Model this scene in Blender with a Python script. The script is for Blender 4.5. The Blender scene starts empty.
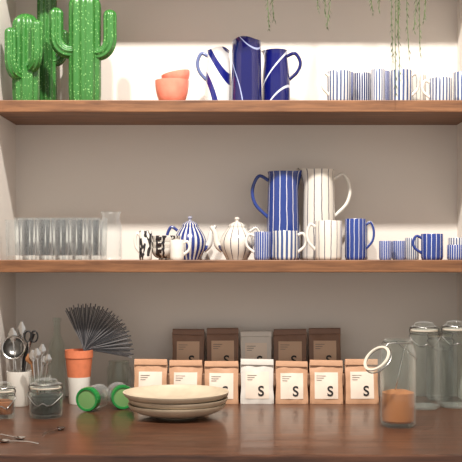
import bpy, bmesh, math, random
from mathutils import Matrix, Vector, noise
random.seed(7)
scene = bpy.context.scene
scene.view_settings.view_transform = 'Standard'
EYE = 1.31; CD = 2.5
TOPZ = 1.70; MIDZ = 1.30; CZ = 0.925
def X(px, y): return (px-231)*(CD+y)/1000.0
def Z(py, y): return EYE+(256-py)*(CD+y)/1000.0
def S(y): return (CD+y)/1000.0
def lin(c):
    return tuple(((v/255)/12.92 if v/255 <= .04045 else ((v/255+.055)/1.055)**2.4) for v in c)+(1.0,)

# ------------------------------------------------------------ materials
def newmat(name):
    m = bpy.data.materials.new(name); m.use_nodes = True
    nt = m.node_tree; b = nt.nodes['Principled BSDF']
    return m, nt, b
def mat(name, col, rough=.5, metal=0, coat=0, bump=0, bscale=60, var=0, sss=0):
    m, nt, b = newmat(name)
    c = lin(col)
    b.inputs['Base Color'].default_value = c
    b.inputs['Roughness'].default_value = rough
    b.inputs['Metallic'].default_value = metal
    b.inputs['Coat Weight'].default_value = coat
    if bump or var:
        tc = nt.nodes.new('ShaderNodeTexCoord'); n = nt.nodes.new('ShaderNodeTexNoise')
        n.inputs['Scale'].default_value = bscale; n.inputs['Detail'].default_value = 4
        nt.links.new(tc.outputs['Object'], n.inputs['Vector'])
        if bump:
            bp = nt.nodes.new('ShaderNodeBump'); bp.inputs['Strength'].default_value = bump
            bp.inputs['Distance'].default_value = .002
            nt.links.new(n.outputs['Fac'], bp.inputs['Height']); nt.links.new(bp.outputs['Normal'], b.inputs['Normal'])
        if var:
            r = nt.nodes.new('ShaderNodeValToRGB')
            r.color_ramp.elements[0].position = .3; r.color_ramp.elements[1].position = .7
            r.color_ramp.elements[0].color = tuple(v*(1-var) for v in c[:3])+(1,)
            r.color_ramp.elements[1].color = tuple(min(1, v*(1+var)) for v in c[:3])+(1,)
            nt.links.new(n.outputs['Fac'], r.inputs['Fac']); nt.links.new(r.outputs['Color'], b.inputs['Base Color'])
    return m
def math_node(nt, op, a, b=None, c=None):
    n = nt.nodes.new('ShaderNodeMath'); n.operation = op
    for i, v in enumerate((a, b, c)):
        if v is None: continue
        if isinstance(v, (int, float)): n.inputs[i].default_value = v
        else: nt.links.new(v, n.inputs[i])
    return n.outputs[0]
def stripe(name, c1, c2, n, frac, wob=.03, phase=0.0):
    """vertical hand-painted stripes: c1 ground, c2 stripe covering frac"""
    m, nt, b = newmat(name)
    b.inputs['Roughness'].default_value = .22; b.inputs['Coat Weight'].default_value = .3
    tc = nt.nodes.new('ShaderNodeTexCoord'); sp = nt.nodes.new('ShaderNodeSeparateXYZ')
    nt.links.new(tc.outputs['Object'], sp.inputs[0])
    ang = math_node(nt, 'ARCTAN2', sp.outputs[1], sp.outputs[0])
    nz = nt.nodes.new('ShaderNodeTexNoise'); nz.inputs['Scale'].default_value = 25
    nt.links.new(tc.outputs['Object'], nz.inputs['Vector'])
    w = math_node(nt, 'MULTIPLY_ADD', nz.outputs['Fac'], wob*8, phase)
    t = math_node(nt, 'MULTIPLY_ADD', ang, n/(2*math.pi), w)
    f = math_node(nt, 'FRACT', t)
    g = math_node(nt, 'LESS_THAN', f, frac)
    mx = nt.nodes.new('ShaderNodeMix'); mx.data_type = 'RGBA'
    nt.links.new(g, mx.inputs[0]); mx.inputs[6].default_value = lin(c1); mx.inputs[7].default_value = lin(c2)
    nt.links.new(mx.outputs[2], b.inputs['Base Color'])
    return m
def strokes(name, c1, c2, scale, thr, dist=3, rot=(0, .5, 0), ph=0.0):
    """broad brush strokes: distorted bands"""
    m, nt, b = newmat(name)
    b.inputs['Roughness'].default_value = .12; b.inputs['Coat Weight'].default_value = .5
    tc = nt.nodes.new('ShaderNodeTexCoord'); mp = nt.nodes.new('ShaderNodeMapping'); mp.inputs['Rotation'].default_value = rot
    nt.links.new(tc.outputs['Object'], mp.inputs[0])
    wv = nt.nodes.new('ShaderNodeTexWave'); wv.bands_direction = 'X'; wv.inputs['Scale'].default_value = scale
    wv.inputs['Distortion'].default_value = dist; wv.inputs['Detail'].default_value = .5; wv.inputs['Detail Scale'].default_value = .8
    wv.inputs['Phase Offset'].default_value = ph
    nt.links.new(mp.outputs[0], wv.inputs['Vector'])
    g = math_node(nt, 'GREATER_THAN', wv.outputs['Fac'], thr)
    mx = nt.nodes.new('ShaderNodeMix'); mx.data_type = 'RGBA'
    nt.links.new(g, mx.inputs[0]); mx.inputs[6].default_value = lin(c1); mx.inputs[7].default_value = lin(c2)
    nt.links.new(mx.outputs[2], b.inputs['Base Color'])
    return m
def blotch(name, c1, c2, scale, thr, dist=1.5, stretch=(1, 1, .5)):
    m, nt, b = newmat(name)
    b.inputs['Roughness'].default_value = .15; b.inputs['Coat Weight'].default_value = .4
    tc = nt.nodes.new('ShaderNodeTexCoord'); mp = nt.nodes.new('ShaderNodeMapping'); mp.inputs['Scale'].default_value = stretch
    nt.links.new(tc.outputs['Object'], mp.inputs[0])
    nz = nt.nodes.new('ShaderNodeTexNoise'); nz.inputs['Scale'].default_value = scale; nz.inputs['Detail'].default_value = .5
    nz.inputs['Distortion'].default_value = dist
    nt.links.new(mp.outputs[0], nz.inputs['Vector'])
    g = math_node(nt, 'LESS_THAN', nz.outputs['Fac'], thr)
    mx = nt.nodes.new('ShaderNodeMix'); mx.data_type = 'RGBA'
    nt.links.new(g, mx.inputs[0]); mx.inputs[6].default_value = lin(c1); mx.inputs[7].default_value = lin(c2)
    nt.links.new(mx.outputs[2], b.inputs['Base Color'])
    return m
def wood(name, ca, cb, rough, sx=1.5, sc=14, coat=0):
    m, nt, b = newmat(name)
    b.inputs['Roughness'].default_value = rough; b.inputs['Coat Weight'].default_value = coat
    tc = nt.nodes.new('ShaderNodeTexCoord'); mp = nt.nodes.new('ShaderNodeMapping')
    mp.inputs['Scale'].default_value = (sx, sc, sc)
    nt.links.new(tc.outputs['Object'], mp.inputs[0])
    nz = nt.nodes.new('ShaderNodeTexNoise'); nz.inputs['Scale'].default_value = 4; nz.inputs['Detail'].default_value = 8
    nz.inputs['Roughness'].default_value = .65; nz.inputs['Distortion'].default_value = .4
    nt.links.new(mp.outputs[0], nz.inputs['Vector'])
    r = nt.nodes.new('ShaderNodeValToRGB')
    r.color_ramp.elements[0].position = .32; r.color_ramp.elements[1].position = .68
    r.color_ramp.elements[0].color = lin(ca); r.color_ramp.elements[1].color = lin(cb)
    nt.links.new(nz.outputs['Fac'], r.inputs['Fac']); nt.links.new(r.outputs['Color'], b.inputs['Base Color'])
    bp = nt.nodes.new('ShaderNodeBump'); bp.inputs['Strength'].default_value = .15; bp.inputs['Distance'].default_value = .001
    nt.links.new(nz.outputs['Fac'], bp.inputs['Height']); nt.links.new(bp.outputs['Normal'], b.inputs['Normal'])
    return m
def glass(name, tint=(253, 254, 254), gl=.55, dif=.35):
    m = bpy.data.materials.new(name); m.use_nodes = True; nt = m.node_tree
    for n in list(nt.nodes): nt.nodes.remove(n)
    o = nt.nodes.new('ShaderNodeOutputMaterial'); t = nt.nodes.new('ShaderNodeBsdfTransparent'); g = nt.nodes.new('ShaderNodeBsdfGlossy')
    d = nt.nodes.new('ShaderNodeBsdfDiffuse'); d.inputs[0].default_value = (.9, .9, .9, 1)  # matte white toward the edges paints in the bright outlines of refracted light
    t.inputs[0].default_value = lin(tint); g.inputs['Roughness'].default_value = .06; g.inputs[0].default_value = (1, 1, 1, 1)
    m0 = nt.nodes.new('ShaderNodeMixShader'); m0.inputs[0].default_value = dif
    nt.links.new(g.outputs[0], m0.inputs[1]); nt.links.new(d.outputs[0], m0.inputs[2])
    lw = nt.nodes.new('ShaderNodeLayerWeight'); lw.inputs[0].default_value = .3
    p = math_node(nt, 'POWER', lw.outputs['Facing'], 1.6)
    f = math_node(nt, 'MULTIPLY_ADD', p, gl, .03)
    mx = nt.nodes.new('ShaderNodeMixShader')
    nt.links.new(f, mx.inputs[0]); nt.links.new(t.outputs[0], mx.inputs[1]); nt.links.new(m0.outputs[0], mx.inputs[2])
    nt.links.new(mx.outputs[0], o.inputs[0])
    return m

M_wall = mat('wall_paint', (226, 219, 211), .9, bump=.1, bscale=200)
M_ceil = mat('ceiling_paint', (235, 230, 224), .9)
M_shelf = wood('shelf_wood', (88, 54, 32), (142, 97, 63), .5, sc=22)
M_counter = wood('counter_wood', (54, 32, 22), (100, 64, 45), .3, coat=.15, sc=18)
M_cab = mat('cabinet_paint', (200, 195, 188), .6)
M_floor = wood('floor_wood', (110, 85, 65), (150, 120, 95), .5)
M_glass = glass('clear_glass', gl=.62, dif=.5)
M_glassd = glass('jar_glass', (249, 252, 250), .64, .35)
M_white = mat('white_glaze', (226, 221, 212), .25, coat=.3)
M_cream = mat('stoneware', (196, 180, 156), .55, var=.08, bscale=30)
M_blue = stripe('blue_thin_white', (38, 60, 130), (212, 214, 222), 14, .11)
M_blue2 = stripe('blue_thin_white_fine', (52, 74, 140), (214, 214, 220), 22, .24)
M_wstr = stripe('white_thin_dark', (220, 213, 202), (58, 56, 80), 13, .12)
M_even = stripe('white_blue_even', (216, 213, 208), (64, 82, 128), 16, .52)
M_even2 = stripe('white_blue_grey', (210, 209, 208), (78, 90, 124), 20, .5)
M_dark = stripe('navy_stripe', (40, 50, 92), (205, 207, 214), 24, .35)
M_tp = stripe('white_blue_teapot', (218, 215, 210), (38, 56, 126), 18, .58)
M_black = blotch('black_pattern', (224, 219, 210), (34, 32, 36), 60, .48)
M_cobalt = strokes('cobalt_swirl', (11, 14, 84), (160, 172, 214), 5, .996, 4, (0, .5, .6), 1.0)
M_cobalt2 = strokes('cobalt_swirl_b', (13, 18, 92), (205, 210, 226), 6, .985, 5, (0, -.6, .3), 3.0)
M_whiteswirl = strokes('white_swirl', (226, 224, 222), (22, 28, 112), 7, .74, 5, (0, .5, .2), 1.6)
M_pink = mat('pink_salt', (248, 142, 120), .35, var=.14, bscale=40)
pb = M_pink.node_tree.nodes['Principled BSDF']
pb.inputs['Subsurface Weight'].default_value = .4; pb.inputs['Subsurface Scale'].default_value = .015
pb.inputs['Subsurface Radius'].default_value = (1, .4, .35)
M_bg = mat('blue_grey_glaze', (96, 108, 150), .2)
M_steel = mat('steel', (200, 198, 195), .2, metal=1)
M_wire = mat('wire', (150, 148, 145), .3, metal=1)
M_blackpl = mat('black_plastic', (28, 27, 28), .4)
M_straw = mat('fan_fibre_dark', (56, 56, 60), .45)
M_straw2 = mat('fan_fibre_light', (112, 110, 112), .45)
M_orange = mat('orange_pot', (214, 122, 84), .6, var=.08)
M_green = mat('green_lid', (34, 128, 60), .3, coat=.3)
M_greenin = mat('green_lid_inner', (110, 150, 92), .4)
M_sugar = mat('brown_sugar', (190, 120, 72), .9, bump=.8, bscale=500, var=.15)
M_tea = mat('dark_tea', (34, 38, 28), .9, bump=1, bscale=300, var=.4)
M_amber = mat('amber_spice', (150, 88, 46), .8, var=.2)
M_kraft = mat('kraft_paper', (194, 150, 118), .45, bump=.6, bscale=35, var=.06)
M_brownbag = mat('brown_bag', (126, 92, 72), .42, bump=.6, bscale=35, var=.08)
M_whitebag = mat('white_bag', (214, 208, 200), .45, bump=.6, bscale=35)
M_label = mat('paper_label', (228, 212, 196), .6)
M_label2 = mat('peach_label', (200, 168, 142), .6)
M_ink = mat('ink', (25, 22, 22), .6)
M_inkg = mat('ink_grey', (120, 112, 106), .6)
M_rubber = mat('rubber_seal', (205, 195, 180), .5)
M_terra = mat('terracotta', (170, 98, 70), .8, var=.1)
M_soil = mat('soil', (45, 32, 24), 1)
M_leaf = mat('trailing_leaf', (78, 98, 56), .5, var=.2)
M_riser = wood('riser_wood', (110, 80, 60), (150, 115, 90), .6)
M_woodsp = mat('wood_spoon', (150, 100, 60), .6)
def cactus_mat():
    m, nt, b = newmat('cactus_glaze')
    b.inputs['Roughness'].default_value = .3; b.inputs['Coat Weight'].default_value = .25
    tc = nt.nodes.new('ShaderNodeTexCoord'); v = nt.nodes.new('ShaderNodeTexVoronoi'); v.inputs['Scale'].default_value = 150
    nt.links.new(tc.outputs['Object'], v.inputs['Vector'])
    r = nt.nodes.new('ShaderNodeValToRGB')
    r.color_ramp.elements[0].position = .12; r.color_ramp.elements[0].color = lin((140, 190, 118))
    r.color_ramp.elements[1].position = .28; r.color_ramp.elements[1].color = lin((50, 110, 46))
    nt.links.new(v.outputs['Distance'], r.inputs['Fac']); nt.links.new(r.outputs['Color'], b.inputs['Base Color'])
    return m
M_cactus = cactus_mat()

# ------------------------------------------------------------ mesh builder
def catmull(pts, n=6):
    P = [Vector(p) for p in pts]; P = [2*P[0]-P[1]]+P+[2*P[-1]-P[-2]]
    out = []
    for i in range(1, len(P)-2):
        for k in range(n):
            t = k/n; a, b, c, d = P[i-1:i+3]
            out.append(.5*((2*b)+(c-a)*t+(2*a-5*b+4*c-d)*t*t+(3*b-a-3*c+d)*t**3))
    out.append(P[-2]); return out
class B:
    def __init__(s): s.v = []; s.f = []; s.fm = []; s.mats = []
    def mi(s, m):
        if m not in s.mats: s.mats.append(m)
        return s.mats.index(m)
    def add(s, vs, fs, m, M=None):
        o = len(s.v)
        for p in vs:
            p = Vector(p)
            s.v.append(M @ p if M else p)
        k = s.mi(m)
        for f in fs: s.f.append([o+i for i in f]); s.fm.append(k)
    def lathe(s, prof, m, seg=40, M=None, fn=None):
        vs = []; fs = []; rings = []
        for (r, z) in prof:
            if r < 1e-6:
                rings.append([len(vs)]); vs.append(Vector((0, 0, z)))
            else:
                ring = []
                for i in range(seg):
                    a = 2*math.pi*i/seg
                    p = Vector((r*math.cos(a), r*math.sin(a), z))
                    if fn: p = fn(p, a)
                    ring.append(len(vs)); vs.append(p)
                rings.append(ring)
        for a, b in zip(rings, rings[1:]):
            for i in range(seg):
                j = (i+1) % seg
                if len(a) == 1 and len(b) == 1: continue
                if len(a) == 1: fs.append([a[0], b[j], b[i]])
                elif len(b) == 1: fs.append([a[i], a[j], b[0]])
                else: fs.append([a[i], a[j], b[j], b[i]])
        s.add(vs, fs, m, M)
    def tube(s, pts, r, m, seg=8, M=None, rib=0, nrib=8, flat=1.0, caps=True, up=None):
        pts = [Vector(p) for p in pts]; n = len(pts)
        rr = r if isinstance(r, (list, tuple)) else [r]*n
        T = [(pts[min(i+1, n-1)]-pts[max(i-1, 0)]).normalized() for i in range(n)]
        u = Vector(up) if up else (Vector((0, 1, 0)) if abs(T[0].y) < .9 else Vector((1, 0, 0)))
        N = (u-T[0]*u.dot(T[0])).normalized()
        vs = []; fs = []
        for i in range(n):
            N = (N-T[i]*N.dot(T[i])).normalized(); Bn = T[i].cross(N)
            for k in range(seg):
                a = 2*math.pi*k/seg; q = rr[i]*(1+rib*math.cos(nrib*a))
                vs.append(pts[i]+N*(q*math.cos(a))+Bn*(q*flat*math.sin(a)))
        for i in range(n-1):
            for k in range(seg):
                j = (k+1) % seg
                fs.append([i*seg+k, i*seg+j, (i+1)*seg+j, (i+1)*seg+k])
        if caps:
            fs.append(list(range(seg))[::-1]); fs.append([(n-1)*seg+k for k in range(seg)])
        s.add(vs, fs, m, M)
    def box(s, c, d, m, M=None):
        x, y, z = c; a, b, e = d[0]/2, d[1]/2, d[2]/2
        vs = [(x+i*a, y+j*b, z+k*e) for i in (-1, 1) for j in (-1, 1) for k in (-1, 1)]
        fs = [(0, 1, 3, 2), (4, 6, 7, 5), (0, 4, 5, 1), (2, 3, 7, 6), (0, 2, 6, 4), (1, 5, 7, 3)]
        s.add(vs, fs, m, M)
    def make(s, name, loc=(0, 0, 0), rz=0, smooth=True, bevel=0, ang=40):
        me = bpy.data.meshes.new(name)
        me.from_pydata([tuple(p) for p in s.v], [], s.f)
        for m in s.mats: me.materials.append(m)
        me.polygons.foreach_set('material_index', s.fm)
        bm = bmesh.new(); bm.from_mesh(me)
        bmesh.ops.recalc_face_normals(bm, faces=bm.faces); bm.to_mesh(me); bm.free()
        if smooth:
            me.polygons.foreach_set('use_smooth', [True]*len(me.polygons))
            me.set_sharp_from_angle(angle=math.radians(ang))
        me.update()
        o = bpy.data.objects.new(name, me); scene.collection.objects.link(o)
        o.location = loc; o.rotation_euler = (0, 0, rz)
        if bevel:
            bv = o.modifiers.new('bevel', 'BEVEL'); bv.width = bevel; bv.segments = 2; bv.limit_method = 'ANGLE'
        return o
def boxobj(name, lo, hi, m, bevel=0):
    b = B(); c = [(a+d)/2 for a, d in zip(lo, hi)]; d = [d-a for a, d in zip(lo, hi)]
    b.box((0, 0, 0), d, m); return b.make(name, c, smooth=False, bevel=bevel)

# ------------------------------------------------------------ room
XL, XR, YB, YF = -.592, .622, .25, -.6
boxobj('wall_back', (XL-.1, YB, 0), (XR+.1, YB+.1, 3.3), M_wall)
boxobj('wall_left', (XL-.1, YF, 0), (XL, YB, 3.3), M_wall)
boxobj('wall_right', (XR, YF, 0), (XR+.1, YB, 3.3), M_wall)
boxobj('floor', (-2.5, -4, -.05), (2.5, YB+.1, 0), M_floor)
boxobj('ceiling', (-2.5, -4, 3.3), (2.5, YB+.1, 3.35), M_ceil)
for z, t in ((TOPZ, .03), (MIDZ, .031), (2.12, .03)):
    boxobj('wooden_shelf', (XL, 0, z-t), (XR, YB, z), M_shelf, bevel=.002)
b = B(); cx = (XL+XR)/2
b.box((0, 0, -.0175), (XR-XL, YB+.565, .035), M_counter)
ct = b.make('wooden_countertop', (cx, (YB-.565)/2, CZ), smooth=False, bevel=.003)
boxobj('base_cabinet', (XL+.012, -.54, 0), (XR-.012, YB-.012, CZ-.035), M_cab)

# ------------------------------------------------------------ crockery
EPS = .0004
def handle_pts(r_top, z_top, r_bot, z_bot, reach):
    return catmull([(r_top-.002, 0, z_top), (r_top+reach*.6, 0, z_top+(z_top-z_bot)*.12), (r_top+reach, 0, z_top-(z_top-z_bot)*.25),
                    (r_top+reach*.8, 0, z_top-(z_top-z_bot)*.65), (r_bot-.002, 0, z_bot)], 6)
def mug(name, l, r, top, y, base, m, hang=0, reach=.022, hm=None, taper=.0):
    R = (r-l)*S(y)/2; h = Z(top, y)-base; b = B(); t = .003
    rb = R*(1-taper)
    b.lathe([(0, .002), (rb*.85, .002), (rb*.9, 0), (rb*.97, .003), (rb, .008), ((rb+R)/2, h*.5), (R, h-.002), (R-.001, h)], m)
    b.lathe([(R-.001, h), (R-t, h-.001), ((rb+R)/2-t, h*.5), (rb-t-.001, .01), (0, .008)], M_white)
    if hang is not None:
        M = Matrix.Rotation(hang, 4, 'Z')
        b.tube(handle_pts(R, h*.84, R, h*.25, reach), .0036, hm or M_white, 8, M)
    return b.make(name, (X((l+r)/2, y), y, base+EPS))
def jug(name, l, r, top, y, base, m, hang, reach, topf=.85, spout_ang=None, hm=None, hlow=.48, belly=0):
    R = (r-l)*S(y)/2; h = Z(top, y)-base; b = B(); t = .0035; rt = R*topf
    if spout_ang is None: spout_ang = hang+math.pi
    def rad(u):
        return R+(rt-R)*u**.9+belly*R*math.sin(math.pi*min(1, u*1.1))+(.05*R if u > .97 else 0)
    def fn(p, a):
        u = p.z/h
        if u > .78:
            d = max(0, math.cos(a-spout_ang))**7; k = ((u-.78)/.22)**1.4
            q = 1+.42*d*k; return Vector((p.x*q, p.y*q, p.z+.02*h*d*k))
        return p
    us = [i/24 for i in range(25)]
    b.lathe([(0, .002), (R*.9, .002), (R*.94, 0)]+[(rad(max(u, .0)), max(.004, u*h)) for u in us], m, 48, fn=fn)
    b.lathe([(rad(u)-(0 if u == 1 else t), u*h) for u in us[::-1][:-1]]+[(R*.9-t, .008), (0, .008)], M_white, 48, fn=fn)
    M = Matrix.Rotation(hang, 4, 'Z')
    hp = handle_pts(rad(.9), h*.9, rad(hlow), h*hlow, reach)
    b.tube(hp, .0046, hm or M_white, 10, M, flat=1.0)
    return b.make(name, (X((l+r)/2, y), y, base+EPS))
def bowl(name, R, h, loc, m, foot=.45, t=.003, rot=None, mi=None):
    b = B()
    prof = [(0, .002), (R*foot*.9, .002), (R*foot, 0), (R*foot, .004)]
    n = 10
    for i in range(1, n+1):
        u = i/n; prof.append((R*foot+(R-R*foot)*math.sin(u*math.pi/2)**.9, .004+(h-.004)*(1-math.cos(u*math.pi/2))**.85))
    inner = [(max(0, p[0]-t), p[1]+t*.6) for p in prof[4:]][::-1]; inner[0] = (R-t, h)
    b.lathe(prof, m, 48); b.lathe([(R, h)]+inner+[(0, .004+t)], mi or m, 48)
    o = b.make(name, (loc[0], loc[1], loc[2]+EPS))
    if rot: o.rotation_euler = rot
    return o
def teapot(name, cxp, wpx, top, y, base, m, spout_dir):
    R = wpx*S(y)/2; H = Z(top, y)-base; bh = H*.78; b = B()
    prof = [(0, .002), (R*.6, .002), (R*.62, 0), (R*.66, .004)]
    for i in range(1, 15):
        u = i/14; prof.append((R*(.66+.34*math.sin(min(1, u*2.1)*math.pi/2)) if u < .476 else R*(.45+.55*math.cos((u-.476)/.524*math.pi/2)), .004+(bh-.004)*u))
    b.lathe(prof, m, 48)
    b.lathe([(R*.52, bh-.002), (R*.5, bh+.003), (R*.3, bh+H*.08), (R*.1, bh+H*.11), (R*.08, bh+H*.13), (R*.15, bh+H*.17), (R*.12, bh+H*.21), (0, H)], m, 32)
    M = Matrix.Rotation(0 if spout_dir > 0 else math.pi, 4, 'Z')
    p = catmull([(R*.8, 0, bh*.3), (R*1.15, 0, bh*.45), (R*1.3, 0, bh*.8), (R*1.55, 0, bh*1.0)], 6)
    b.tube(p, [.011-.0065*i/(len(p)-1) for i in range(len(p))], m, 12, M)
    b.tube(catmull([(-R*.75, 0, bh*.85), (-R*1.15, 0, bh*.95), (-R*1.4, 0, bh*.65), (-R*1.2, 0, bh*.3), (-R*.85, 0, bh*.25)], 6), .004, m, 8, M)
    return b.make(name, (X(cxp, y), y, base+EPS))

# top shelf
def cactus(name, cxp, wpx, top, y, arms):
    r = wpx*S(y)/2; H = Z(top, y)-TOPZ; b = B()
    def col(pts, R, nr):
        P = catmull(pts, 10)
        L = [0]
        for i in range(1, len(P)): L.append(L[-1]+(P[i]-P[i-1]).length)
        Q = []; rr = []
        tot = L[-1]
        for p, l in zip(P, L):
            d = tot-l
            if d > R: Q.append(p); rr.append(R*(.93+.07*min(1, l/.03)))
        T = (P[-1]-P[-2]).normalized(); e = P[-1]-T*R
        for k in range(0, 9):
            a = k/8*math.pi/2*.99; Q.append(e+T*(R*math.sin(a))); rr.append(max(.0006, R*math.cos(a)))
        b.tube(Q, rr, M_cactus, 64, rib=.09, nrib=nr)
    col([(0, 0, 0), (0, 0, H*.33), (0, 0, H*.66), (0, 0, H)], r, 10)
    for (dx, dy, z0, z1, ra) in arms:
        col([(0, 0, z0), (dx*.65, dy*.65, z0-.004), (dx*.97, dy*.97, z0+.018), (dx, dy, z0+(z1-z0)*.6), (dx, dy, z1)], ra, 8)
    return b.make(name, (X(cxp, y), y, TOPZ+EPS), ang=60)
zt = lambda py, y: Z(py, y)-TOPZ
cactus('cactus_vase', 26, 25, 14, .09, [(-.030, -.045, zt(72, .05), zt(28, .05), .014), (.036, -.04, zt(64, .05), zt(20, .05), .014)])
cactus('cactus_vase', 47, 18, -12, .19, [(.045, .0, zt(60, .19), zt(30, .19), .012)])
cactus('cactus_vase', 85, 30, -8, .09, [(-.072, -.012, zt(50, .08), zt(8, .08), .0165), (.066, -.012, zt(52, .08), zt(10, .08), .0165)])
s = S(.1)
bowl('pink_salt_bowl', 17*s, Z(81, .1)-TOPZ, (X(172, .1), .1, TOPZ), M_pink, foot=.55, t=.005)
bowl('pink_salt_bowl', 14.5*s, .034, (X(178, .1), .1, Z(87, .1)+.002), M_pink, foot=.5, t=.004, rot=(0, math.radians(-12), 0))
jug('ceramic_jug', 205, 232, 51, .12, TOPZ, M_whiteswirl, math.radians(180), .026, .8, spout_ang=math.radians(-80), hm=M_bg, belly=.06)
jug('ceramic_jug', 231, 262, 42, .07, TOPZ, M_cobalt, math.radians(90), .03, .92, spout_ang=math.radians(-100), hm=M_cobalt)
jug('ceramic_jug', 262, 290, 51, .11, TOPZ, M_cobalt2, 0, .034, .78, spout_ang=math.radians(150), belly=.1, hm=M_cobalt2)
for l, r, t, y, m, a in [(327, 351, 72, .06, M_even2, 200), (353, 371, 74, .12, M_dark, 0), (338, 354, 73, .19, M_blue2, 90), (371, 385, 70, .06, M_even, 80), (390, 412, 71, .07, M_even, 5),
                         (410, 426, 76, .17, M_wstr, 180), (429, 452, 79, .07, M_even2, 185), (453, 473, 73, .14, M_even, 90), (372, 390, 72, .18, M_blue2, 90)]:
    mug('striped_mug', l, r, t, y, TOPZ, m, math.radians(a), .018)

# middle shelf
def tumbler(cxp, y, top, w=15.5):
    R = w*S(y)/2; h = Z(top, y)-MIDZ; b = B()
    b.lathe([(0, 0), (R*.82, 0), (R*.88, .004), (R*.93, h*.5), (R, h), (R-.0016, h), (R*.93-.0016, h*.5), (R*.86-.001, .012), (0, .010)], M_glass, 24)
    b.make('drinking_glass', (X(cxp, y), y, MIDZ+EPS))
for i in range(6):
    tumbler(13+i*16.4, .045, 220)
for i in range(6):
    tumbler(22+i*15.6, .11, 218)
for i in range(5):
    tumbler(26+i*16.4, .175, 218)
R = 11*S(.07); h = Z(212, .07)-MIDZ; b = B()
b.lathe([(0, 0), (R*.9, 0), (R, .004), (R, h*.7), (R*.8, h*.82), (R*.78, h*.92), (R*.95, h), (R*.95-.002, h), (R*.76, h*.9), (R*.78, h*.82), (R-.002, h*.68), (R-.002, .008), (0, .008)], M_glass, 32)
b.make('glass_carafe', (X(111, .07), .07, MIDZ+EPS))
mug('patterned_cup', 139, 152, 231, .07, MIDZ, M_black, math.radians(180), .01)
ybo = .09
for k, rr in enumerate((15, 15, 14.5)):
    bowl('patterned_bowl', rr*S(ybo), .03, (X(166, ybo), ybo, MIDZ+.016*k), M_black, foot=.5, mi=M_white)
mug('white_cup', 170, 184, 240, .03, MIDZ, M_white, 0, .014)
teapot('striped_teapot', 190, 33, 216, .19, MIDZ, M_tp, 1)
teapot('white_teapot', 237, 34, 217, .12, MIDZ, M_wstr, -1)
jug('tall_ceramic_jug', 266, 300, 172, .17, MIDZ, M_blue, math.pi, .042, .86, hm=M_blue)
jug('tall_ceramic_jug', 302, 336, 170, .17, MIDZ, M_wstr, 0, .042, .88)
for l, r, t, y, m, a in [(254, 271, 232, .07, M_blue2, 180), (273, 298, 231, .06, M_even, 0), (315, 342, 221, .05, M_wstr, 180), (345, 366, 219, .06, M_blue, 0),
                         (379, 392, 241, .05, M_blue2, None), (392, 406, 241, .09, M_blue2, None), (405, 419, 238, .17, M_even2, None), (421, 443, 234, .06, M_blue, 180),
                         (447, 464, 245, .06, M_blue2, None), (350, 368, 226, .2, M_even, 90), (448, 466, 238, .18, M_even2, None)]:
    mug('striped_mug', l, r, t, y, MIDZ, m, math.radians(a) if a is not None else None, .02, hm=(M_blue if m == M_blue else None))

# ------------------------------------------------------------ counter
yc = -.1
bowl('stoneware_bowl', 49*S(yc), .032, (X(177, yc), yc, CZ), M_cream, foot=.42, t=.004)
bowl('stoneware_bowl', 50*S(yc), .032, (X(178, yc), yc, CZ+.013), M_cream, foot=.42, t=.004)
bowl('stoneware_bowl', 53*S(yc), .030, (X(176, yc), yc, CZ+.030), M_cream, foot=.46, t=.004)
def letter_mesh(ch, size):
    cu = bpy.data.curves.new('t', 'FONT'); cu.body = ch; cu.size = size; cu.align_x = 'CENTER'; cu.offset = .0006
    ob = bpy.data.objects.new('t', cu); scene.collection.objects.link(ob)
    dg = bpy.context.evaluated_depsgraph_get(); me = bpy.data.meshes.new_from_object(ob.evaluated_get(dg))
    vs = [tuple(v.co) for v in me.vertices]; fs = [list(p.vertices) for p in me.polygons]
    bpy.data.objects.remove(ob); bpy.data.curves.remove(cu); bpy.data.meshes.remove(me)
    return vs, fs
LV, LF = letter_mesh('S', .036)
BAGN = [0]
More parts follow.
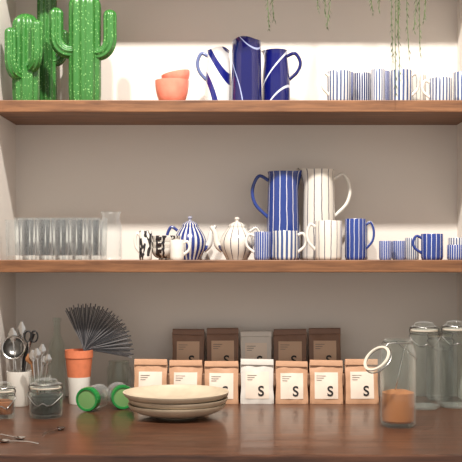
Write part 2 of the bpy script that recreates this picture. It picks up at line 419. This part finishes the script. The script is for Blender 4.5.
def bag(l, r, top, y, base, m, lab):
    """gusseted soft paper pouch, crumpled, with folded-over sealed top"""
    BAGN[0] += 1; sd = BAGN[0]*3.7
    w = (r-l)*S(y)*.975; h = Z(top, y)-base; b = B(); d0, d1 = .046, .007
    n = 22; vs = []; fs = []; nx = 14
    def dep(u): return d0+(d1-d0)*min(1, u)**1.15
    def front(xn, u):
        belly = .0055*(1-xn*xn)*math.sin(math.pi*min(1, u)**.8)
        cr = noise.noise(Vector((xn*2.2+sd, u*3.5, sd)))*.0028*(.35+.65*abs(xn) if .1 < u < .75 else 1)
        return -dep(u)/2-belly+cr
    k = 0
    for i in range(n+1):
        u = i/n*1.0; z = u*h*.93
        ww = w*(1-.035*math.sin(u*math.pi)**2)+noise.noise(Vector((u*4, sd, 1)))*.002
        round_in = .0035*math.exp(-u*14)+.0015
        ring = []
        for j in range(nx+1):
            xn = -1+2*j/nx; yy = front(xn, u)
            if j in (0, nx): yy += round_in
            ring.append((xn*ww/2, yy, z))
        g = .010*(1-u)
        ring.append((ww/2-g, 0, z))
        for j in range(nx, -1, -2):
            xn = -1+2*j/nx; yy = dep(u)/2+.002*(1-xn*xn)
            ring.append((xn*ww/2, yy, z))
        ring.append((-ww/2+g, 0, z)); k = len(ring); vs += ring
    for i in range(n):
        for j in range(k): fs.append([i*k+j, i*k+(j+1) % k, (i+1)*k+(j+1) % k, (i+1)*k+j])
    fs.append(list(range(k))); fs.append([n*k+j for j in range(k)])
    b.add(vs, fs, m)
    P = []; Fc = []; prof = [(.001, h*.92), (-.001, h*.985), (-.004, h), (-.008, h*.985), (-.0100, h*.93), (-.0105, h*.875), (-.0075, h*.87), (-.004, h*.93)]
    m2 = 9; tilt = random.uniform(-.02, .02)
    for j in range(m2):
        xn = -1+2*j/(m2-1)
        for (py_, pz_) in prof: P.append((xn*w*.49, py_+noise.noise(Vector((xn*2, sd, 5)))*.0015, pz_+tilt*xn*w*.5))
    kk = len(prof)
    for j in range(m2-1):
        for q in range(kk): Fc.append([j*kk+q, j*kk+(q+1) % kk, (j+1)*kk+(q+1) % kk, (j+1)*kk+q])
    Fc.append(list(range(kk))); Fc.append([(m2-1)*kk+q for q in range(kk)])
    b.add(P, Fc, m)
    lw, lh = w*.70, h*.60; zb = h*.12
    def onf(x, z, off): return (x, front(2*x/w, z/(h*.93))-off, z)
    gx, gz = 10, 10; LVv = []; LFf = []
    for i in range(gz+1):
        for j in range(gx+1): LVv.append(onf(-lw/2+lw*j/gx, zb+lh*i/gz, .0009))
    for i in range(gz):
        for j in range(gx): a = i*(gx+1)+j; LFf.append([a, a+1, a+gx+2, a+gx+1])
    b.add(LVv, LFf, lab)
    b.add([onf(x+lw*.16, zb+lh*.12+yy, .0022) for x, yy, _ in LV], LF, M_ink)
    for q in range(3):
        x0, x1 = -lw*.42, -lw*(.02+.09*q); zz = zb+lh*(.86-.08*q)
        b.add([onf(x0, zz, .0022), onf(x1, zz, .0022), onf(x1, zz+lh*.02, .0022), onf(x0, zz+lh*.02, .0022)], [(0, 1, 2, 3)], M_inkg)
    return b.make('coffee_bag', (X((l+r)/2, y), y, base+EPS), rz=random.uniform(-.05, .05), smooth=True, ang=35)
yr = .122
for l, r, t, m in [(134, 168, 359, M_kraft), (169, 203, 360, M_kraft), (204, 239, 361, M_kraft), (240, 274, 359, M_whitebag), (275, 308, 361, M_kraft), (309, 343, 360, M_kraft), (344, 378, 359, M_kraft)]:
    bag(l, r, t, yr, CZ, m, M_label)
boxobj('display_riser', (X(168, .2), .17, CZ), (X(345, .2), .248, CZ+.07), M_riser, bevel=.002)
for l, r, t, m in [(172, 205, 329, M_brownbag), (206, 239, 328, M_brownbag), (240, 272, 331, M_whitebag), (273, 307, 329, M_brownbag), (308, 341, 328, M_brownbag)]:
    bag(l, r, t, .206, CZ+.07, m, M_label if m == M_whitebag else M_label2)

def clip_jar(name, cxp, y, w, top, fill=None, fm=None, open_lid=False, base=CZ):
    R = w*S(y)/2; H = Z(top, y)-base; b = B(); t = .003
    nk = H*.86 if not open_lid else H*.97; sh = nk-.03
    rn = R*.8
    if H < .1: sh = nk-.012; rn = R*.9
    b.lathe([(0, .001), (R*.85, 0), (R*.97, .004), (R, .01), (R, sh), (R*.96, sh+.007), (rn, nk-.008), (rn, nk), (rn-t, nk), (rn-t, nk-.009), (R*.96-t, sh+.004), (R-t, sh), (R-t, .012), (R*.9, .008), (0, .008)], M_glassd, 40)
    if fill:
        b.lathe([(0, .009), (R*.9-t, .010), (R-t-.0005, .014), (R-t-.0005, fill-.002), (R*.5, fill+.003), (0, fill+.001)], fm, 32)
    def ring(r, z, rad=.0012, mm=M_wire, M=None):
        P = [(r*math.cos(a*math.pi/12), r*math.sin(a*math.pi/12), z) for a in range(25)]
        b.tube(P, rad, mm, 6, M, caps=False, up=(0, 0, 1))
    ring(rn+.0015, nk-.006)
    L = Matrix.Identity(4)
    if open_lid:
        RZ = Matrix.Rotation(math.radians(36), 4, 'Z')
        L = RZ @ Matrix.Translation((-rn-.014, 0, nk-.010)) @ Matrix.Rotation(math.radians(-230), 4, 'Y') @ Matrix.Translation((rn+.004, 0, 0)) @ Matrix.Translation((0, 0, -nk))
        for sy in (-1, 1):
            b.tube(catmull([(-rn*.2, sy*(rn+.001), nk-.006), (-rn-.006, sy*.012, nk-.006), (-rn-.015, sy*.009, nk-.012)], 5), .0012, M_wire, 6, RZ)
    b.lathe([(rn+.002, nk+.0005), (rn+.003, nk+.003), (rn+.001, nk+.0045), (rn-.004, nk+.003), (rn-.003, nk+.0005), (rn+.002, nk+.0005)], M_rubber, 36, L)
    b.lathe([(0, nk+.004), (rn+.001, nk+.005), (rn+.0025, nk+.009), (rn, nk+.013), (rn*.8, nk+.015), (rn*.7, nk+.022), (rn*.3, nk+.025), (0, nk+.025)], M_glassd, 36, L)
    ring(rn+.003, nk+.010, M=L)
    if not open_lid:
        for sx in (-1, 1):
            b.tube(catmull([(sx*(rn+.002), -.002, nk-.006), (sx*(rn+.006), -.012, nk-.014), (sx*(rn*.6), -rn*.9, nk-.034), (sx*.01, -rn-.006 if H > .1 else -R-.002, nk-.036)], 5), .0014, M_wire, 6)
            b.tube(catmull([(sx*(rn+.002), 0, nk-.006), (sx*(rn+.004), -.005, nk+.006), (sx*(rn*.7), -rn*.75, nk+.012), (0, -rn-.004, nk+.010)], 5), .0014, M_wire, 6)
        b.tube(catmull([(-.01, -rn-.006, nk-.036), (0, -rn-.008, nk-.030), (.01, -rn-.006, nk-.036)], 4), .0014, M_wire, 6)
    else:
        for sy in (-1, 1):
            b.tube(catmull([(0, sy*(rn+.002), nk-.006), (rn*.8, sy*rn*.8, nk-.03), (R+.003, 0, nk-.045)], 5), .0012, M_wire, 6)
        b.tube(catmull([(-.01, .01, fill-.02), (.0, 0, fill+.03), (.012, -.004, nk-.03), (.018, -.006, nk-.012)], 5), .0018, M_steel, 8)
    return b.make(name, (X(cxp, y), y, base+EPS))
clip_jar('sugar_clip_jar', 398, -.235, 35, 337, .078, M_sugar, True)
clip_jar('glass_clip_jar', 424, .03, 32, 319)
clip_jar('glass_clip_jar', 455, .05, 30, 318)
clip_jar('glass_clip_jar', 440, .185, 27, 326)
clip_jar('tea_clip_jar', 46, -.11, 33, 384, .05, M_tea)
clip_jar('spice_clip_jar', 4, -.12, 22, 388, .04, M_amber)

def spoon(b, p0, p1, m, br=.012, up=(0, 1, 0)):
    p0 = Vector(p0); p1 = Vector(p1); d = (p1-p0)
    b.tube([p0, p0+d*.5, p0+d*.82], [.0018, .0022, .002], m, 8, flat=1)
    b.tube([p0+d*(.80+.2*k/8) for k in range(9)], [max(.001, br*.25*math.sin(math.pi*(.06+.9*k/8))) for k in range(9)], m, 14, flat=4.0, up=up)
yu = .07
R = 12.5*S(yu); h = Z(371, yu)-CZ; b = B()
b.lathe([(0, .001), (R*.75, 0), (R*.8, .003), (R, h), (R-.003, h), (R*.78-.003, .008), (0, .007)], M_white, 40)
spoon(b, (0, 0, .012), (-.018, .0, .2), M_steel)
spoon(b, (.005, .003, .012), (.004, .012, .215), M_steel, .011)
b.tube(catmull([(-.005, .004, .012), (.012, .01, .12), (.035, .01, .185)], 6), [.0022]*6+[.005]*7, M_blackpl, 8)
b.tube(catmull([(.008, -.004, .012), (.018, 0, .12), (.028, 0, .16)], 6), .004, M_blackpl, 8)
b.tube([(-.008, -.01, .012), (-.012, -.01, .12)], .002, M_steel, 8)
Mx = Matrix.Translation((-.012, -.010, .15)) @ Matrix.Rotation(math.radians(80), 4, 'X')
b.lathe([(.029, 0), (.031, .001), (.029, .003), (.027, .002), (.029, 0)], M_steel, 32, Mx)
b.lathe([(.028, .001), (.025, -.012), (.016, -.021), (0, -.025)], M_wire, 24, Mx)
for cxx in (.024, .040):
    P = [(cxx+.009*math.cos(a*math.pi/8), -.004, .178+.014*math.sin(a*math.pi/8)) for a in range(17)]
    b.tube(P, .0022, M_blackpl, 8, caps=False)
b.tube([(.012, -.004, .02), (.028, -.004, .165)], .003, M_steel, 8)
b.make('utensil_cup', (X(19, yu), yu, CZ+EPS))
yg = -.005
R = 11*S(yg); h = .085; b = B()
b.lathe([(0, 0), (R*.8, 0), (R*.85, .003), (R, h), (R-.002, h), (R*.83-.002, .008), (0, .007)], M_glassd, 32)
for dx, tz, wx in ((-.012, .15, -.02), (-.002, .165, .006), (.01, .14, .022), (.004, .155, -.008), (-.008, .135, .01)):
    spoon(b, (dx*.6, wx*.3, .012), (wx, -dx*.4, tz), M_steel, .010)
spoon(b, (0, .006, .012), (-.030, .01, .14), M_woodsp, .012)
b.make('cutlery_glass', (X(40, yg), yg, CZ+EPS))
yb = .19; R = 8.5*S(yb); H = Z(318, yb)-CZ; b = B()
b.lathe([(0, 0), (R*.95, 0), (R, .004), (R, H*.6), (R*.9, H*.68), (R*.42, H*.8), (R*.38, H*.95), (R*.5, H*.96), (R*.5, H), (R*.34, H), (R*.34, H*.8), (R*.85, H*.66), (R-.002, H*.6), (R-.002, .008), (0, .008)], M_glassd, 32)
b.make('glass_bottle', (X(57, yb), yb, CZ+EPS))
# pot holding a flat fan of stiff fibres
yp = .11; R = 14*S(yp); h = Z(350, yp)-CZ; b = B()
b.lathe([(0, .001), (R*.68, 0), (R*.7, .003), (R*.82, h*.5)], M_white, 40)
b.lathe([(R*.82, h*.5), (R*.95, h*.85), (R, h*.86), (R, h), (R-.003, h), (R*.7-.003, .008), (0, .007)], M_orange, 40)
N = 64
for i in range(N):
    u = i/(N-1); a = math.radians(116-126*u); L = .112+.006*math.sin(i*2.3)+.012*u
    d = Vector((math.cos(a), 0, math.sin(a)))
    base_p = Vector((.014, .002*math.sin(i*1.7), h+.002))
    q = Vector((-.004+.006*u, 0, .02))
    b.tube([q, q.lerp(base_p, .95), base_p+d*.02, base_p+d*L*.5, base_p+d*L], [.0008, .001, .0014, .0022, .0027], M_straw if i % 3 else M_straw2, 5, flat=.6, up=(0, 1, 0))
b.make('fan_brush_pot', (X(79, yp), yp, CZ+EPS))
def lying_jar(cxp, y, rot, tilt=0):
    R = 12*S(y); b = B(); Lh = .08
    M = Matrix.Translation((0, 0, R+.0005)) @ Matrix.Rotation(rot, 4, 'Z') @ Matrix.Rotation(math.radians(90), 4, 'X')
    b.lathe([(0, -Lh/2), (R*.85, -Lh/2), (R*.98, -Lh/2+.006), (R*.98, Lh/2-.02), (R*.86, Lh/2-.012), (R*.86, Lh/2), (R*.82, Lh/2), (R*.82, Lh/2-.012), (R*.93, Lh/2-.022), (R*.93, -Lh/2+.008), (0, -Lh/2+.004)], M_glassd, 36, M)
    def kn(p, a):
        q = 1+.012*math.cos(24*a); return Vector((p.x*q, p.y*q, p.z))
    b.lathe([(R*.89, Lh/2-.016), (R*.97, Lh/2-.016), (R*.985, Lh/2-.014), (R*.985, Lh/2+.001), (R*.95, Lh/2+.004)], M_green, 96, M, fn=kn)
    b.lathe([(R*.95, Lh/2+.004), (R*.80, Lh/2+.004), (R*.78, Lh/2+.002)], M_green, 40, M)
    b.lathe([(R*.79, Lh/2+.0015), (R*.4, Lh/2+.0022), (0, Lh/2+.0022)], M_greenin, 36, M)
    b.make('green_lid_jar', (X(cxp, y), y, CZ))
lying_jar(94, .01, -.3)
lying_jar(120, .045, .3)
R = 12*S(.2); h = Z(361, .2)-CZ; b = B()
b.lathe([(0, 0), (R*.9, 0), (R, .004), (R, h*.8), (R*.85, h*.88), (R*.88, h), (R*.84, h), (R*.81, h*.88), (R-.002, h*.78), (R-.002, .007), (0, .006)], M_glassd, 32)
b.make('glass_jar', (X(119, .2), .2, CZ+EPS))
def teaspoon(px, py, rz):
    d = (EYE-CZ)/((py-256)/1000); y = d-CD; b = B()
    b.tube(catmull([(-.05, 0, .004), (-.02, 0, .006), (.02, 0, .004), (.03, 0, .003)], 4), .0016, M_steel, 8)
    b.lathe([(0, .001), (.006, .0015), (.009, .004), (.0098, .006), (.0088, .0055), (.005, .003), (0, .0025)], M_steel, 20, Matrix.Translation((.038, 0, -.0008)) @ Matrix.Diagonal((1.35, 1, 1, 1)))
    b.make('teaspoon', (X(px, y), y, CZ+.0002), rz=rz)
teaspoon(6, 438, -.5); teaspoon(19, 444, 2.7); teaspoon(53, 433, 1.3)

# ------------------------------------------------------------ trailing plants on upper shelf
def plant(px, seeds):
    y = .07; b = B(); x0 = X(px, y); z0 = 2.1205
    b.lathe([(0, .001), (.045, 0), (.06, .10), (.063, .10), (.063, .115), (.056, .115), (.054, .1), (0, .1)], M_terra, 32)
    b.lathe([(0, .104), (.054, .102)], M_soil, 24)
    for (tpx, tpy) in seeds:
        yy = random.uniform(-.05, -.02); tx = X(tpx, yy)-x0; tz = Z(tpy, yy)-z0
        pts = catmull([(tx*.2, -.02, .1), (tx*.5, -.06, .14), (tx*.95, yy-y-.01, .03), (tx+random.uniform(-.006, .006), yy-y, -.08),
                       (tx+random.uniform(-.01, .01), yy-y, (tz-.08)/2), (tx, yy-y, tz)], 8)
        b.tube(pts, .0009, M_leaf, 5)
        for p in pts[14:]:
            for k in range(2):
                a = random.uniform(0, 6.28); L = random.uniform(.008, .016)
                q = Vector((math.cos(a)*L*.6, math.sin(a)*L*.6, -L))
                n = Vector((-math.sin(a), math.cos(a), 0))*.0012
                b.add([p, p+q*.5+n, p+q, p+q*.5-n], [(0, 1, 2, 3)], M_leaf)
    b.make('trailing_plant', (x0, y, z0))
plant(300, [(269, 28), (274, 18), (318, 10), (327, 26), (325, 14)])
plant(398, [(373, 12), (379, 8), (393, 60), (396, 92), (400, 78), (409, 55), (414, 30), (420, 52), (424, 20), (398, 35)])

# ------------------------------------------------------------ light
def spot(name, loc, tgt, e, size, rad, col=(1, .945, .875)):
    l = bpy.data.lights.new(name, 'SPOT'); l.energy = e; l.spot_size = math.radians(size); l.spot_blend = .6
    l.shadow_soft_size = rad; l.color = col
    o = bpy.data.objects.new(name, l); scene.collection.objects.link(o); o.location = loc
    o.rotation_euler = (Vector(tgt)-Vector(loc)).to_track_quat('-Z', 'Y').to_euler()
spot('ceiling_spotlight', (.25, -1.3, 3.14), (0, .1, 1.35), 230, 75, .05)
spot('ceiling_spotlight', (-.45, -1.3, 3.14), (0, .1, 1.35), 170, 75, .05)
w = bpy.data.worlds.new('World'); scene.world = w; w.use_nodes = True
w.node_tree.nodes['Background'].inputs[0].default_value = (1, .955, .905, 1)
w.node_tree.nodes['Background'].inputs[1].default_value = .76

cam = bpy.data.cameras.new('camera'); co = bpy.data.objects.new('camera', cam); scene.collection.objects.link(co)
co.location = (0, -CD, EYE); co.rotation_euler = (math.pi/2, 0, 0)
cam.sensor_width = 36; cam.lens = 36*1000/462; cam.shift_y = 25/462; cam.clip_start = .05
scene.camera = co
